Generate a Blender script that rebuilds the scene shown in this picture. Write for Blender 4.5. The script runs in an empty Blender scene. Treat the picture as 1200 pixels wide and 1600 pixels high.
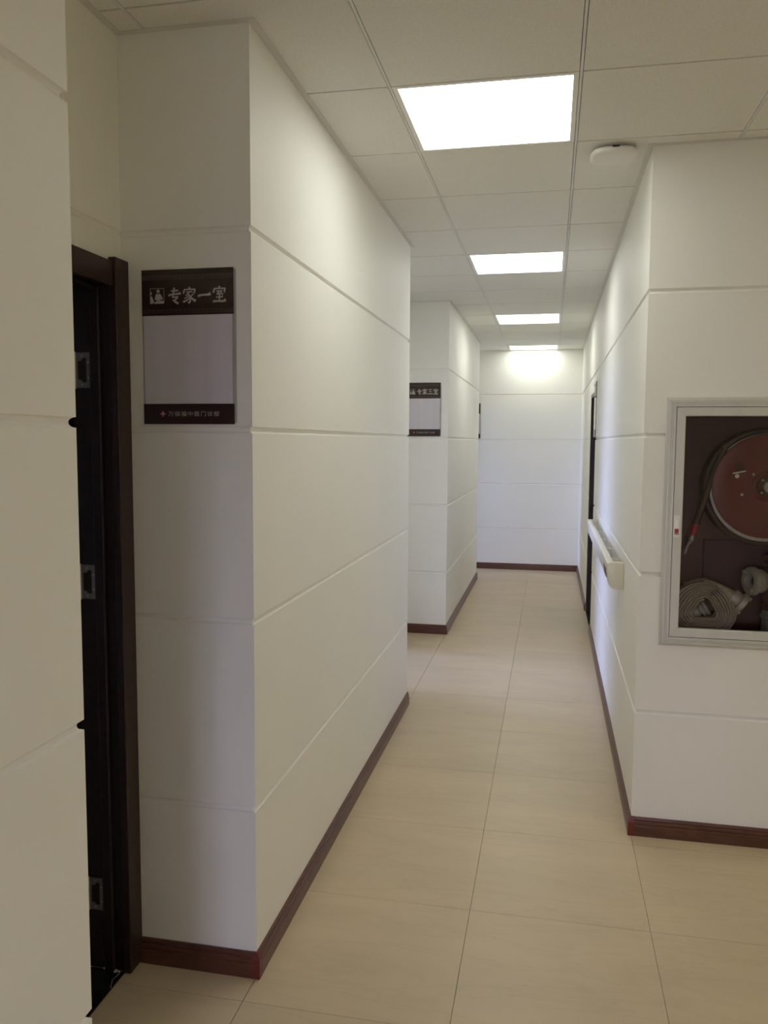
import bpy, bmesh, math, random
from mathutils import Vector, Matrix

SC = bpy.context.scene
COL = SC.collection
random.seed(7)
PI = math.pi

# ------------------------------------------------------------------ plan (metres)
XL, XR, XD = -0.831, 0.357, -1.2256          # left wall, right wall, alcove back wall
YN, Y1, Y1E, Y2, Y2E, YEND = 1.32, 2.197, 4.797, 6.6716, 9.5307, 10.3307
YR, YB, YS, XE = 3.3656, -0.60, -2.6, 4.0    # lobby wall, lobby back wall, far back wall, lobby east wall
CEIL, EYE = 2.740, 1.6055
GROOVES = (0.519, 1.083, 1.636, 2.193)

# ------------------------------------------------------------------ camera
def cam_setup():
    yaw, pitch, roll, f = 0.2015, 0.0865, 0.0058, 1271.876
    def to_world(r, up, fw):
        cr, sr = math.cos(roll), math.sin(roll)
        r, up = cr*r - sr*up, sr*r + cr*up
        cp, sp = math.cos(pitch), math.sin(pitch)
        y, z = cp*fw + sp*up, -sp*fw + cp*up
        cy, sy = math.cos(yaw), math.sin(yaw)
        return Vector((cy*r - sy*y, sy*r + cy*y, z))
    cam = bpy.data.cameras.new('camera')
    o = bpy.data.objects.new('camera', cam)
    COL.objects.link(o)
    R, U, F = to_world(1, 0, 0), to_world(0, 1, 0), to_world(0, 0, 1)
    m = Matrix((R, U, -F)).transposed().to_4x4()
    m.translation = Vector((0, 0, EYE))
    o.matrix_world = m
    cam.sensor_fit = 'VERTICAL'
    cam.sensor_height = 36.0
    cam.lens = f/1600*36.0
    cam.clip_start = 0.02
    SC.camera = o
cam_setup()

# ------------------------------------------------------------------ sky, daylight, exposure
LAMP_COLOR, LAMP_STRENGTH = (0.98, 1.0, 0.91), 7.0
SKY_COLOR, SKY_STRENGTH = (0.45, 0.53, 1.0), 25.0
LOBBY_COLOR, LOBBY_STRENGTH = (1.0, 0.96, 0.73), 15.5
SC.view_settings.view_transform = 'Standard'
SC.view_settings.look = 'None'
SC.view_settings.gamma = 1.0
SC.view_settings.use_curve_mapping = False
SC.view_settings.exposure = 0.14
w = bpy.data.worlds.new('overcast_sky')
SC.world = w
w.use_nodes = True
w.node_tree.nodes['Background'].inputs[0].default_value = (*SKY_COLOR, 1)
w.node_tree.nodes['Background'].inputs[1].default_value = SKY_STRENGTH
SC.cycles.max_bounces = 14
SC.cycles.diffuse_bounces = 10
SC.cycles.use_denoising = True

WINDOWS = [  # (x0,x1,y0,y1,z0,z1) openings to the sky; one is far behind the camera, two light the rooms behind the doorways
    ('y', YS, -0.50, XR-0.12, 0.45, 2.05),
    ('x', -4.6, 4.7, 6.9, 0.85, 2.15),
    ('x', -4.6, 8.4, 10.0, 0.85, 2.15),
]
def portal(wdef):
    ax, pos, a, b, z0, z1 = wdef
    l = bpy.data.lights.new('daylight_portal', 'AREA')
    l.shape = 'RECTANGLE'; l.size = b-a; l.size_y = z1-z0
    l.cycles.is_portal = True
    o = bpy.data.objects.new('daylight_portal', l)
    COL.objects.link(o)
    if ax == 'y':
        o.location = ((a+b)/2, pos-0.10, (z0+z1)/2); o.rotation_euler = (PI/2, 0, PI)   # faces +y
    else:
        o.location = (pos-0.10, (a+b)/2, (z0+z1)/2); o.rotation_euler = (PI/2, 0, PI/2)  # faces +x
    z = o.rotation_euler.to_matrix() @ Vector((0, 0, -1))
    want = Vector((0, 1, 0)) if ax == 'y' else Vector((1, 0, 0))
    if z.dot(want) < 0:
        o.rotation_euler.z += PI
for _w in WINDOWS: portal(_w)

# ------------------------------------------------------------------ materials
def mat(name, color, rough=0.6, metal=0.0, spec=0.5, noise=None, bump=None, rand=0.0, coat=0.0, trans=None):
    """noise=(scale xyz, amount, detail), bump=(scale, strength)"""
    m = bpy.data.materials.new(name)
    m.use_nodes = True
    nt = m.node_tree
    b = nt.nodes['Principled BSDF']
    b.inputs['Base Color'].default_value = (*color, 1)
    b.inputs['Roughness'].default_value = rough
    b.inputs['Metallic'].default_value = metal
    b.inputs['Specular IOR Level'].default_value = spec
    b.inputs['Coat Weight'].default_value = coat
    geo = nt.nodes.new('ShaderNodeNewGeometry')
    src = None
    if noise:
        sc, amt, det = noise
        mp = nt.nodes.new('ShaderNodeMapping'); mp.inputs['Scale'].default_value = sc
        nt.links.new(geo.outputs['Position'], mp.inputs['Vector'])
        n = nt.nodes.new('ShaderNodeTexNoise'); n.inputs['Scale'].default_value = 1; n.inputs['Detail'].default_value = det
        nt.links.new(mp.outputs[0], n.inputs['Vector'])
        mr = nt.nodes.new('ShaderNodeMapRange')
        mr.inputs['From Min'].default_value = 0.3; mr.inputs['From Max'].default_value = 0.7
        mr.inputs['To Min'].default_value = 1-amt; mr.inputs['To Max'].default_value = 1+amt
        nt.links.new(n.outputs['Fac'], mr.inputs['Value'])
        src = mr.outputs[0]
    if rand:
        oi = nt.nodes.new('ShaderNodeObjectInfo')
        mr = nt.nodes.new('ShaderNodeMapRange')
        mr.inputs['To Min'].default_value = 1-rand; mr.inputs['To Max'].default_value = 1+rand
        nt.links.new(oi.outputs['Random'], mr.inputs['Value'])
        if src:
            mu = nt.nodes.new('ShaderNodeMath'); mu.operation = 'MULTIPLY'
            nt.links.new(src, mu.inputs[0]); nt.links.new(mr.outputs[0], mu.inputs[1]); src = mu.outputs[0]
        else:
            src = mr.outputs[0]
    if src:
        vm = nt.nodes.new('ShaderNodeVectorMath'); vm.operation = 'SCALE'
        vm.inputs[0].default_value = color
        nt.links.new(src, vm.inputs['Scale'])
        nt.links.new(vm.outputs[0], b.inputs['Base Color'])
    if bump:
        n = nt.nodes.new('ShaderNodeTexNoise'); n.inputs['Scale'].default_value = bump[0]; n.inputs['Detail'].default_value = 3
        nt.links.new(geo.outputs['Position'], n.inputs['Vector'])
        bp = nt.nodes.new('ShaderNodeBump'); bp.inputs['Strength'].default_value = bump[1]; bp.inputs['Distance'].default_value = 0.002
        nt.links.new(n.outputs['Fac'], bp.inputs['Height'])
        nt.links.new(bp.outputs[0], b.inputs['Normal'])
    return m

def mat_glass(name, tint, ior=1.5):
    m = bpy.data.materials.new(name); m.use_nodes = True
    nt = m.node_tree; nt.nodes.clear()
    out = nt.nodes.new('ShaderNodeOutputMaterial')
    mx = nt.nodes.new('ShaderNodeMixShader'); fr = nt.nodes.new('ShaderNodeFresnel'); fr.inputs['IOR'].default_value = ior
    tr = nt.nodes.new('ShaderNodeBsdfTransparent'); tr.inputs[0].default_value = (*tint, 1)
    gl = nt.nodes.new('ShaderNodeBsdfGlossy'); gl.inputs['Roughness'].default_value = 0.02
    nt.links.new(fr.outputs[0], mx.inputs[0]); nt.links.new(tr.outputs[0], mx.inputs[1]); nt.links.new(gl.outputs[0], mx.inputs[2])
    nt.links.new(mx.outputs[0], out.inputs[0])
    return m

def mat_emit(name, color, strength):
    m = bpy.data.materials.new(name); m.use_nodes = True
    nt = m.node_tree; nt.nodes.clear()
    out = nt.nodes.new('ShaderNodeOutputMaterial'); e = nt.nodes.new('ShaderNodeEmission')
    e.inputs[0].default_value = (*color, 1); e.inputs[1].default_value = strength
    nt.links.new(e.outputs[0], out.inputs[0])
    return m

def mat_floor():
    m = mat('beige_floor_tile', (0.60, 0.485, 0.325), rough=0.36, spec=0.45, noise=((1.5, 5.0, 1.0), 0.05, 4), rand=0.025)
    nt = m.node_tree; b = nt.nodes['Principled BSDF']
    geo = nt.nodes.new('ShaderNodeNewGeometry')
    mp = nt.nodes.new('ShaderNodeMapping'); mp.inputs['Rotation'].default_value = (0, 0, 0.35); mp.inputs['Scale'].default_value = (1.0, 5.0, 1)
    nt.links.new(geo.outputs['Position'], mp.inputs['Vector'])
    n = nt.nodes.new('ShaderNodeTexNoise'); n.inputs['Scale'].default_value = 1.6; n.inputs['Detail'].default_value = 8; n.inputs['Roughness'].default_value = 0.6
    n.inputs['Distortion'].default_value = 0.6
    nt.links.new(mp.outputs[0], n.inputs['Vector'])
    cr = nt.nodes.new('ShaderNodeValToRGB')
    cr.color_ramp.elements[0].position = 0.455; cr.color_ramp.elements[0].color = (1, 1, 1, 1)
    e = cr.color_ramp.elements.new(0.5); e.color = (0.955, 0.95, 0.94, 1)
    cr.color_ramp.elements[2].position = 0.53; cr.color_ramp.elements[2].color = (1, 1, 1, 1)
    nt.links.new(n.outputs['Fac'], cr.inputs[0])
    mx = nt.nodes.new('ShaderNodeMix'); mx.data_type = 'RGBA'; mx.blend_type = 'MULTIPLY'; mx.inputs[0].default_value = 1
    old = b.inputs['Base Color'].links[0].from_socket
    nt.links.new(old, mx.inputs[6]); nt.links.new(cr.outputs[0], mx.inputs[7])
    nt.links.new(mx.outputs[2], b.inputs['Base Color'])
    return m

def mat_wood(name, c1, c2, rough=0.35):
    m = mat(name, c1, rough=rough, spec=0.5)
    nt = m.node_tree; b = nt.nodes['Principled BSDF']
    tc = nt.nodes.new('ShaderNodeNewGeometry')
    mp = nt.nodes.new('ShaderNodeMapping'); mp.inputs['Scale'].default_value = (14, 14, 60)
    nt.links.new(tc.outputs['Position'], mp.inputs['Vector'])
    n = nt.nodes.new('ShaderNodeTexNoise'); n.inputs['Scale'].default_value = 1.2; n.inputs['Detail'].default_value = 5; n.inputs['Distortion'].default_value = 1.0
    nt.links.new(mp.outputs[0], n.inputs['Vector'])
    cr = nt.nodes.new('ShaderNodeValToRGB')
    cr.color_ramp.elements[0].position = 0.35; cr.color_ramp.elements[0].color = (*c1, 1)
    cr.color_ramp.elements[1].position = 0.65; cr.color_ramp.elements[1].color = (*c2, 1)
    nt.links.new(n.outputs['Fac'], cr.inputs[0]); nt.links.new(cr.outputs[0], b.inputs['Base Color'])
    return m

M = dict(
    wall=mat('white_wall_paint', (0.87, 0.865, 0.82), rough=0.55, spec=0.25, noise=((1.5, 1.5, 1.5), 0.012, 2), bump=(260, 0.04)),
    plaster=mat('grey_plaster', (0.70, 0.69, 0.66), rough=0.9, noise=((3, 3, 3), 0.03, 3)),
    tile=mat('ceiling_tile', (0.80, 0.795, 0.75), rough=0.85, spec=0.2, noise=((170, 170, 170), 0.05, 2), bump=(420, 0.2), rand=0.012),
    grid=mat('grid_metal', (0.74, 0.74, 0.73), rough=0.45, spec=0.5, noise=((4, 4, 4), 0.01, 1)),
    trim=mat('edge_trim_metal', (0.68, 0.67, 0.63), rough=0.5, noise=((4, 4, 4), 0.01, 1)),
    slab=mat('concrete', (0.25, 0.24, 0.23), rough=0.95, noise=((5, 5, 5), 0.1, 3)),
    grout=mat('floor_joint', (0.26, 0.21, 0.15), rough=0.9, noise=((9, 9, 9), 0.1, 2)),
    floor=mat_floor(),
    base=mat_wood('red_brown_baseboard', (0.085, 0.032, 0.020), (0.125, 0.048, 0.030), 0.32),
    cap=mat('dark_red_corner', (0.15, 0.022, 0.018), rough=0.4, noise=((40, 40, 40), 0.1, 2)),
    door=mat_wood('dark_door_wood', (0.014, 0.009, 0.007), (0.022, 0.013, 0.010), 0.35),
    casing=mat_wood('red_brown_casing', (0.022, 0.011, 0.008), (0.033, 0.015, 0.011), 0.35),
    steel=mat('brushed_steel', (0.55, 0.54, 0.50), rough=0.35, metal=1.0, noise=((60, 60, 200), 0.06, 2)),
    dsteel=mat('dark_steel', (0.27, 0.26, 0.23), rough=0.45, metal=0.6, noise=((60, 60, 60), 0.06, 2)),
    alu=mat('satin_aluminium', (0.63, 0.625, 0.57), rough=0.45, metal=0.25, noise=((30, 30, 2), 0.03, 2)),
    marble=mat('black_marble', (0.012, 0.013, 0.012), rough=0.25, noise=((12, 12, 12), 0.4, 4)),
    mortar=mat('white_mortar', (0.45, 0.44, 0.41), rough=0.95, noise=((60, 60, 60), 0.2, 3)),
    signbrown=mat('sign_brown', (0.034, 0.018, 0.014), rough=0.22, spec=0.5, noise=((20, 20, 20), 0.04, 1)),
    signband=mat('sign_border_brown', (0.075, 0.047, 0.036), rough=0.3, noise=((20, 20, 20), 0.05, 1)),
    signink=mat('sign_lettering', (0.48, 0.44, 0.42), rough=0.4, noise=((20, 20, 20), 0.03, 1)),
    signink2=mat('sign_small_lettering', (0.30, 0.26, 0.25), rough=0.4, noise=((20, 20, 20), 0.03, 1)),
    cross=mat('sign_red_cross', (0.42, 0.05, 0.07), rough=0.4, noise=((20, 20, 20), 0.03, 1)),
    paper=mat('grey_insert', (0.66, 0.63, 0.68), rough=0.16, spec=0.5, noise=((14, 1, 0.5), 0.05, 2)),
    acrylic=mat_glass('clear_acrylic', (0.93, 0.93, 0.92), 1.49),
    glass=mat_glass('cabinet_glass', (0.94, 0.93, 0.90), 1.32),
    warmfilter=mat_glass('warm_filter_glass', (0.97, 0.89, 0.78), 1.45),  # warm tint added to the unseen back window so its daylight is less blue
    pane=mat_glass('window_glass', (0.97, 0.97, 0.97), 1.45),
    white=mat('white_plastic', (0.78, 0.765, 0.73), rough=0.4, noise=((8, 8, 8), 0.01, 1)),
    frame=mat('white_lamp_frame', (0.88, 0.87, 0.84), rough=0.45, noise=((8, 8, 8), 0.01, 1)),
    cream=mat('cream_vinyl', (0.70, 0.665, 0.54), rough=0.30, spec=0.5, noise=((10, 10, 10), 0.015, 2)),
    creamtop=mat('pale_vinyl_cover', (0.76, 0.745, 0.70), rough=0.30, spec=0.5, noise=((10, 10, 10), 0.015, 2)),
    brownvinyl=mat('brown_vinyl', (0.13, 0.07, 0.04), rough=0.4, noise=((20, 20, 20), 0.06, 2)),
    black=mat('black_plastic', (0.012, 0.012, 0.012), rough=0.5, noise=((20, 20, 20), 0.06, 2)),
    boxred=mat('red_brown_enamel', (0.125, 0.036, 0.028), rough=0.45, noise=((3, 3, 3), 0.06, 3)),
    boxdark=mat('plum_enamel', (0.075, 0.016, 0.026), rough=0.5, noise=((3, 3, 3), 0.08, 3)),
    reel=mat('red_reel_paint', (0.20, 0.035, 0.030), rough=0.38, noise=((6, 6, 6), 0.08, 3)),
    rubber=mat('brown_rubber_hose', (0.085, 0.050, 0.040), rough=0.55, noise=((60, 60, 60), 0.1, 2)),
    redband=mat('bright_red_sleeve', (0.42, 0.035, 0.05), rough=0.4, noise=((30, 30, 30), 0.06, 2)),
    canvas=mat('canvas_hose', (0.48, 0.43, 0.335), rough=0.85, noise=((90, 90, 90), 0.14, 3), bump=(900, 0.2)),
    cast=mat('cast_aluminium', (0.50, 0.49, 0.44), rough=0.5, metal=0.35, noise=((70, 70, 70), 0.1, 3)),
    pipe=mat('galvanised_pipe', (0.34, 0.36, 0.31), rough=0.55, metal=0.3, noise=((30, 30, 30), 0.12, 3)),
    valvered=mat('dull_red_valve', (0.13, 0.040, 0.028), rough=0.5, noise=((20, 20, 20), 0.12, 3)),
    lamp=mat_emit('lit_diffuser', LAMP_COLOR, LAMP_STRENGTH),
    warmlamp=mat_emit('warm_lit_diffuser', LOBBY_COLOR, LOBBY_STRENGTH),
    ground=mat('paved_ground', (0.12, 0.115, 0.105), rough=0.9, noise=((0.7, 0.7, 0.7), 0.2, 4)),
)

# ------------------------------------------------------------------ mesh helpers
class MB:
    def __init__(s): s.v, s.f = [], []
    def add(s, vs, fs):
        n = len(s.v); s.v += [tuple(p) for p in vs]; s.f += [tuple(i+n for i in f) for f in fs]; return s
    def box(s, x0, x1, y0, y1, z0, z1):
        return s.add([(x0,y0,z0),(x1,y0,z0),(x1,y1,z0),(x0,y1,z0),(x0,y0,z1),(x1,y0,z1),(x1,y1,z1),(x0,y1,z1)],
                     [(3,2,1,0),(4,5,6,7),(0,1,5,4),(1,2,6,5),(2,3,7,6),(3,0,4,7)])
    def prism(s, poly, axis, a, b):
        """extrude 2-D polygon along an axis; poly coords are the two other axes in order"""
        def P(p, t):
            return {'x': (t, p[0], p[1]), 'y': (p[0], t, p[1]), 'z': (p[0], p[1], t)}[axis]
        n = len(poly)
        return s.add([P(p, a) for p in poly] + [P(p, b) for p in poly],
                     [tuple(range(n))[::-1], tuple(range(n, 2*n))] + [(i, (i+1) % n, n+(i+1) % n, n+i) for i in range(n)])
    def loft(s, rings, closed=True, caps=True):
        n = len(rings[0]); vs = [p for r in rings for p in r]; fs = []
        for k in range(len(rings)-1):
            for i in range(n if closed else n-1):
                j = (i+1) % n
                fs.append((k*n+i, k*n+j, (k+1)*n+j, (k+1)*n+i))
        if caps:
            fs.append(tuple(range(n))[::-1]); fs.append(tuple(range((len(rings)-1)*n, len(rings)*n)))
        return s.add(vs, fs)
    def lathe(s, prof, origin=(0,0,0), axis=(0,0,1), n=32, caps=True):
        """prof: list of (radius, t) along axis"""
        ax = Vector(axis).normalized()
        u = ax.orthogonal().normalized(); v = ax.cross(u); O = Vector(origin)
        rings = [[O + ax*t + (u*math.cos(2*PI*i/n) + v*math.sin(2*PI*i/n))*max(r, 1e-5) for i in range(n)] for r, t in prof]
        return s.loft(rings, True, caps)
    def tube(s, pts, r, n=12):
        pts = [Vector(p) for p in pts]; rings = []; prev = None
        for i, p in enumerate(pts):
            d = (pts[min(i+1, len(pts)-1)] - pts[max(i-1, 0)]).normalized()
            u = d.orthogonal().normalized() if prev is None else (prev - d*prev.dot(d)).normalized()
            prev = u; v = d.cross(u)
            rr = r[i] if isinstance(r, (list, tuple)) else r
            rings.append([p + (u*math.cos(2*PI*k/n) + v*math.sin(2*PI*k/n))*rr for k in range(n)])
        return s.loft(rings)
    def build(s, name, m, parent=None, loc=(0,0,0), bevel=0.0, smooth=None, seg=2):
        me = bpy.data.meshes.new(name)
        me.from_pydata(s.v, [], s.f)
        bm = bmesh.new(); bm.from_mesh(me)
        bmesh.ops.recalc_face_normals(bm, faces=bm.faces)
        if bevel:
            bmesh.ops.bevel(bm, geom=list(bm.edges), offset=bevel, segments=seg, affect='EDGES', profile=0.5, clamp_overlap=True)
        bm.to_mesh(me); bm.free()
        if smooth is not None:
            me.polygons.foreach_set('use_smooth', [True]*len(me.polygons))
            me.set_sharp_from_angle(angle=math.radians(smooth))
        me.materials.append(M[m])
        o = bpy.data.objects.new(name, me)
        COL.objects.link(o)
        if parent: o.parent = parent
        o.location = loc
        return o

def empty(name, loc=(0,0,0), rotz=0.0):
    o = bpy.data.objects.new(name, None); COL.objects.link(o)
    o.location = loc; o.rotation_euler = (0, 0, rotz); o.empty_display_size = 0.1
    return o
def tag(o, label, cat, group=None):
    o['label'] = label; o['category'] = cat
    if group: o['group'] = group
    return o
def struct(o, label=None):
    o['kind'] = 'structure'
    if label: o['label'] = label
    return o
def dup_mesh(o, name, parent, loc=None):
    c = o.copy(); COL.objects.link(c); c.name = name; c.parent = parent
    if loc is not None: c.location = loc
    return c
def ribbon(mb, pts, widths, y0=0.0, y1=None):
    """flat brush stroke in the xz plane facing -y, solid between y0 and y1"""
    n = len(pts); L, R = [], []
    for i in range(n):
        a = pts[max(i-1, 0)]; b = pts[min(i+1, n-1)]
        dx, dz = b[0]-a[0], b[1]-a[1]; l = math.hypot(dx, dz) or 1
        nx, nz = -dz/l, dx/l; w_ = widths[i] if isinstance(widths, (list, tuple)) else widths
        L.append((pts[i][0]+nx*w_/2, pts[i][1]+nz*w_/2)); R.append((pts[i][0]-nx*w_/2, pts[i][1]-nz*w_/2))
    rings = [[(L[i][0], y0, L[i][1]), (R[i][0], y0, R[i][1]), (R[i][0], y1, R[i][1]), (L[i][0], y1, L[i][1])] for i in range(n)]
    mb.loft(rings)

# ------------------------------------------------------------------ wall path (room lies to the right of the direction of travel)
PATH = [(XL, YS), (XL, YN), (XD, YN), (XD, Y1), (XL, Y1), (XL, Y1E), (XD, Y1E), (XD, Y2), (XL, Y2), (XL, Y2E), (XD, Y2E),
        (XD, YEND), (XR, YEND), (XR, YR), (XE, YR), (XE, YB), (XR, YB), (XR, YS)]
NAMES = ['wall_left', 'wall_alcove', 'wall_alcove', 'wall_left', 'wall_left', 'wall_alcove', 'wall_alcove', 'wall_left', 'wall_left',
         'wall_alcove', 'wall_alcove', 'wall_end', 'wall_right', 'wall_right', 'wall_east', 'wall_back', 'wall_right', 'wall_back']
DOOR1 = (1.39, 2.137, 2.045)        # y range, lintel height (first alcove)
DOOR2 = (5.15, 6.05, 2.045)         # second alcove, out of sight
DOOR3 = (9.60, 10.25, 2.045)        # third alcove, out of sight
DOOR4 = (7.0, 7.92, 2.045)          # right-hand wall
CAB = (0.462, 1.138, 0.822, 1.758)  # hole for the fire cabinet, x range, z range
OPEN = {2: (DOOR1[0]-YN, DOOR1[1]-YN, 0, DOOR1[2]), 6: (DOOR2[0]-Y1E, DOOR2[1]-Y1E, 0, DOOR2[2]), 10: (DOOR3[0]-Y2E, DOOR3[1]-Y2E, 0, DOOR3[2]),
        12: (YEND-DOOR4[1], YEND-DOOR4[0], 0, DOOR4[2]), 13: (CAB[0]-XR, CAB[1]-XR, CAB[2], CAB[3]),
        17: (0.12, XR+0.50, 0.45, 2.05)}
NP = len(PATH)
def seg(i):
    a, b = Vector(PATH[i]), Vector(PATH[(i+1) % NP]); d = (b-a); L = d.length; d.normalize()
    return a, b, d, Vector((d.y, -d.x)), L
def mitre(i):
    n1, n2 = seg((i-1) % NP)[3], seg(i % NP)[3]
    return (n1+n2)/(1+n1.dot(n2))
def sweep(mb, i, prof, s0=None, s1=None):
    """sweep profile of (depth into wall, z) along segment i between s0 and s1 (None = mitred corner)"""
    a, b, d, n, L = seg(i)
    def ring(s):
        out = []
        for dp, z in prof:
            if s is None: raise ValueError
            if s == 'A': p = a - mitre(i)*dp
            elif s == 'B': p = b - mitre(i+1)*dp
            else: p = a + d*s - n*dp
            out.append((p.x, p.y, z))
        return out
    mb.loft([ring('A' if s0 is None else s0), ring('B' if s1 is None else s1)])
GR, PT = 0.0095, 0.0125
def panel_profile(za, zb, ga, gb):
    p = []
    if ga: p += [(GR*math.cos(t*PI/8), za+GR*math.sin(t*PI/8)) for t in range(5)]
    else: p += [(0, za)]
    if gb: p += [(GR*math.cos(t*PI/8), zb-GR*math.sin(t*PI/8)) for t in range(4, -1, -1)]
    else: p += [(0, zb)]
    return p + [(PT, zb), (PT, za)]
BANDS = []
_zs = (0.0,) + GROOVES + (CEIL+0.002,)
for k in range(5): BANDS.append((_zs[k], _zs[k+1], k > 0, k < 4))
CORE_TOP = 2.80
WALL_LABEL = {}
for i in range(NP):
    a, b, d, n, L = seg(i)
    core = MB(); cp = lambda z0, z1: [(PT+0.0005, z0), (PT+0.0005, z1), (0.12, z1), (0.12, z0)]
    if i not in OPEN:
        sweep(core, i, cp(-0.02, CORE_TOP)); pieces = [(None, None, 0, CORE_TOP)]
    else:
        s0, s1, zl, zh = OPEN[i]
        sweep(core, i, cp(-0.02, CORE_TOP), None, s0); sweep(core, i, cp(-0.02, CORE_TOP), s1, None)
        sweep(core, i, cp(zh, CORE_TOP), s0, s1)
        pieces = [(None, s0, 0, CORE_TOP), (s1, None, 0, CORE_TOP), (s0, s1, zh, CORE_TOP)]
        if zl > 0:
            sweep(core, i, cp(-0.02, zl), s0, s1); pieces.append((s0, s1, 0, zl))
    wobj = struct(core.build(NAMES[i], 'plaster'))
    for s0, s1, z0, z1 in pieces:
        for za, zb, ga, gb in BANDS:
            pa, pb = max(za, z0), min(zb, z1)
            if pb-pa < 0.005: continue
            mb = MB(); sweep(mb, i, panel_profile(pa, pb, ga and pa == za, gb and pb == zb), s0, s1)
            mb.build('wall_panel', 'wall', wobj, smooth=30)

# skirting boards with dark red corner pieces
BH = 0.078
BPROF = [(-0.000, 0.0), (-0.0135, 0.0), (-0.0140, 0.044), (-0.0105, 0.047), (-0.0105, 0.050), (-0.0125, 0.053), (-0.0120, 0.060), (-0.0080, 0.063), (-0.0080, 0.066),
         (-0.0095, 0.069), (-0.0070, BH-0.001), (-0.0055, BH), (0.0, BH)]
def baseboard(i, s0=None, s1=None, caps=()):
    mb = MB(); sweep(mb, i, BPROF, s0, s1)
    o = struct(mb.build('baseboard_' + NAMES[i].split('_')[1], 'base', smooth=25))
    L = seg(i)[4]
    CP = [(0.001, 0.0), (-0.0142, 0.0), (-0.0142, 0.051), (-0.0130, 0.060), (-0.0097, 0.068), (-0.0068, BH+0.0008), (0.001, BH+0.0008)]
    for c in caps:
        mb = MB()
        if c == 'A': sweep(mb, i, CP, None, 0.012)
        else: sweep(mb, i, CP, L-0.012, None)
        mb.build('corner_piece', 'cap', o)
baseboard(0)
baseboard(1)
baseboard(3, 0.022, None, ('B',))
baseboard(4, None, 2.05, ('A',)); baseboard(4, 2.0515, None)
baseboard(5)
baseboard(6, None, OPEN[6][0]-0.06); baseboard(6, OPEN[6][1]+0.06, None)
baseboard(7, None, None)
baseboard(8, None, None, ())
baseboard(9)
baseboard(11)
baseboard(12, None, OPEN[12][0]); baseboard(12, OPEN[12][1]+0.005, YEND-5.0); baseboard(12, YEND-4.9985, None)
baseboard(13, None, None, ('A',))
for i in (14, 15, 16): baseboard(i)

# perimeter edge trim under the ceiling
for i in range(NP):
    mb = MB()
    sweep(mb, i, [(0.0, CEIL+0.02), (-0.001, CEIL+0.02), (-0.001, CEIL-0.0005), (-0.021, CEIL-0.0005), (-0.021, CEIL-0.0022), (0.0, CEIL-0.0022)])
    struct(mb.build('trim_%d' % (i+1), 'trim'))

# ------------------------------------------------------------------ floor and ceiling pieces
RECTS = [(XL, XR, YS, YEND), (XR, XE, YB, YR), (XD, XL, YN, Y1), (XD, XL, Y1E, Y2), (XD, XL, Y2E, YEND)]
def clip(cell, rects=RECTS):
    out = []
    for r in rects:
        x0, x1, y0, y1 = max(cell[0], r[0]), min(cell[1], r[1]), max(cell[2], r[2]), min(cell[3], r[3])
        if x1-x0 > 0.004 and y1-y0 > 0.004: out.append((x0, x1, y0, y1))
    return out
floor = struct(MB().box(-4.8, XE+0.2, YS-0.3, YEND+0.3, -0.2, -0.011).build('floor', 'grout'))
TX, TY, TS = 0.3575, 2.680, 0.595
for ix in range(-4, 8):
    for iy in range(-10, 15):
        x0, y0 = TX+ix*TS, TY+iy*TS; g = 0.0007
        rs = clip((x0+g, x0+TS-g, y0+g, y0+TS-g))
        if rs:
            mb = MB()
            for r in rs: mb.box(*r, -0.0108, 0.0)
            mb.build('floor_tile', 'floor', floor)
# joints are filled nearly flush
ceiling = struct(MB().box(-4.8, XE+0.2, YS-0.3, YEND+0.3, CORE_TOP, CORE_TOP+0.15).build('ceiling', 'slab'))
CX, CY, CS = -0.5354, 2.6712, 0.6
LIGHT_Y = [CY+2.4*k for k in range(4)]
for ix in range(-2, 9):
    for iy in range(-9, 14):
        x0, y0 = CX+ix*CS, CY+iy*CS
        if (ix == 0 and iy in (0, 4, 8, 12)) or (ix, iy) == (5, -2): continue
        rs = clip((x0+0.0062, x0+CS-0.0062, y0+0.0040, y0+CS-0.0040))
        if rs:
            mb = MB()
            for r in rs: mb.box(*r, CEIL, CEIL+0.012)
            mb.build('ceiling_tile', 'tile', ceiling)
for r in RECTS:
    for ix in range(-2, 9):
        x = CX+ix*CS
        if r[0] < x < r[1]: MB().box(x-0.0042, x+0.0042, r[2], r[3], CEIL-0.0008, CEIL+0.03).build('grid_bar', 'grid', ceiling)
    for iy in range(-9, 14):
        y = CY+iy*CS
        if r[2] < y < r[3]: MB().box(r[0], r[1], y-0.0012, y+0.0012, CEIL+0.0035, CEIL+0.028).build('grid_bar', 'grid', ceiling)

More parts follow.
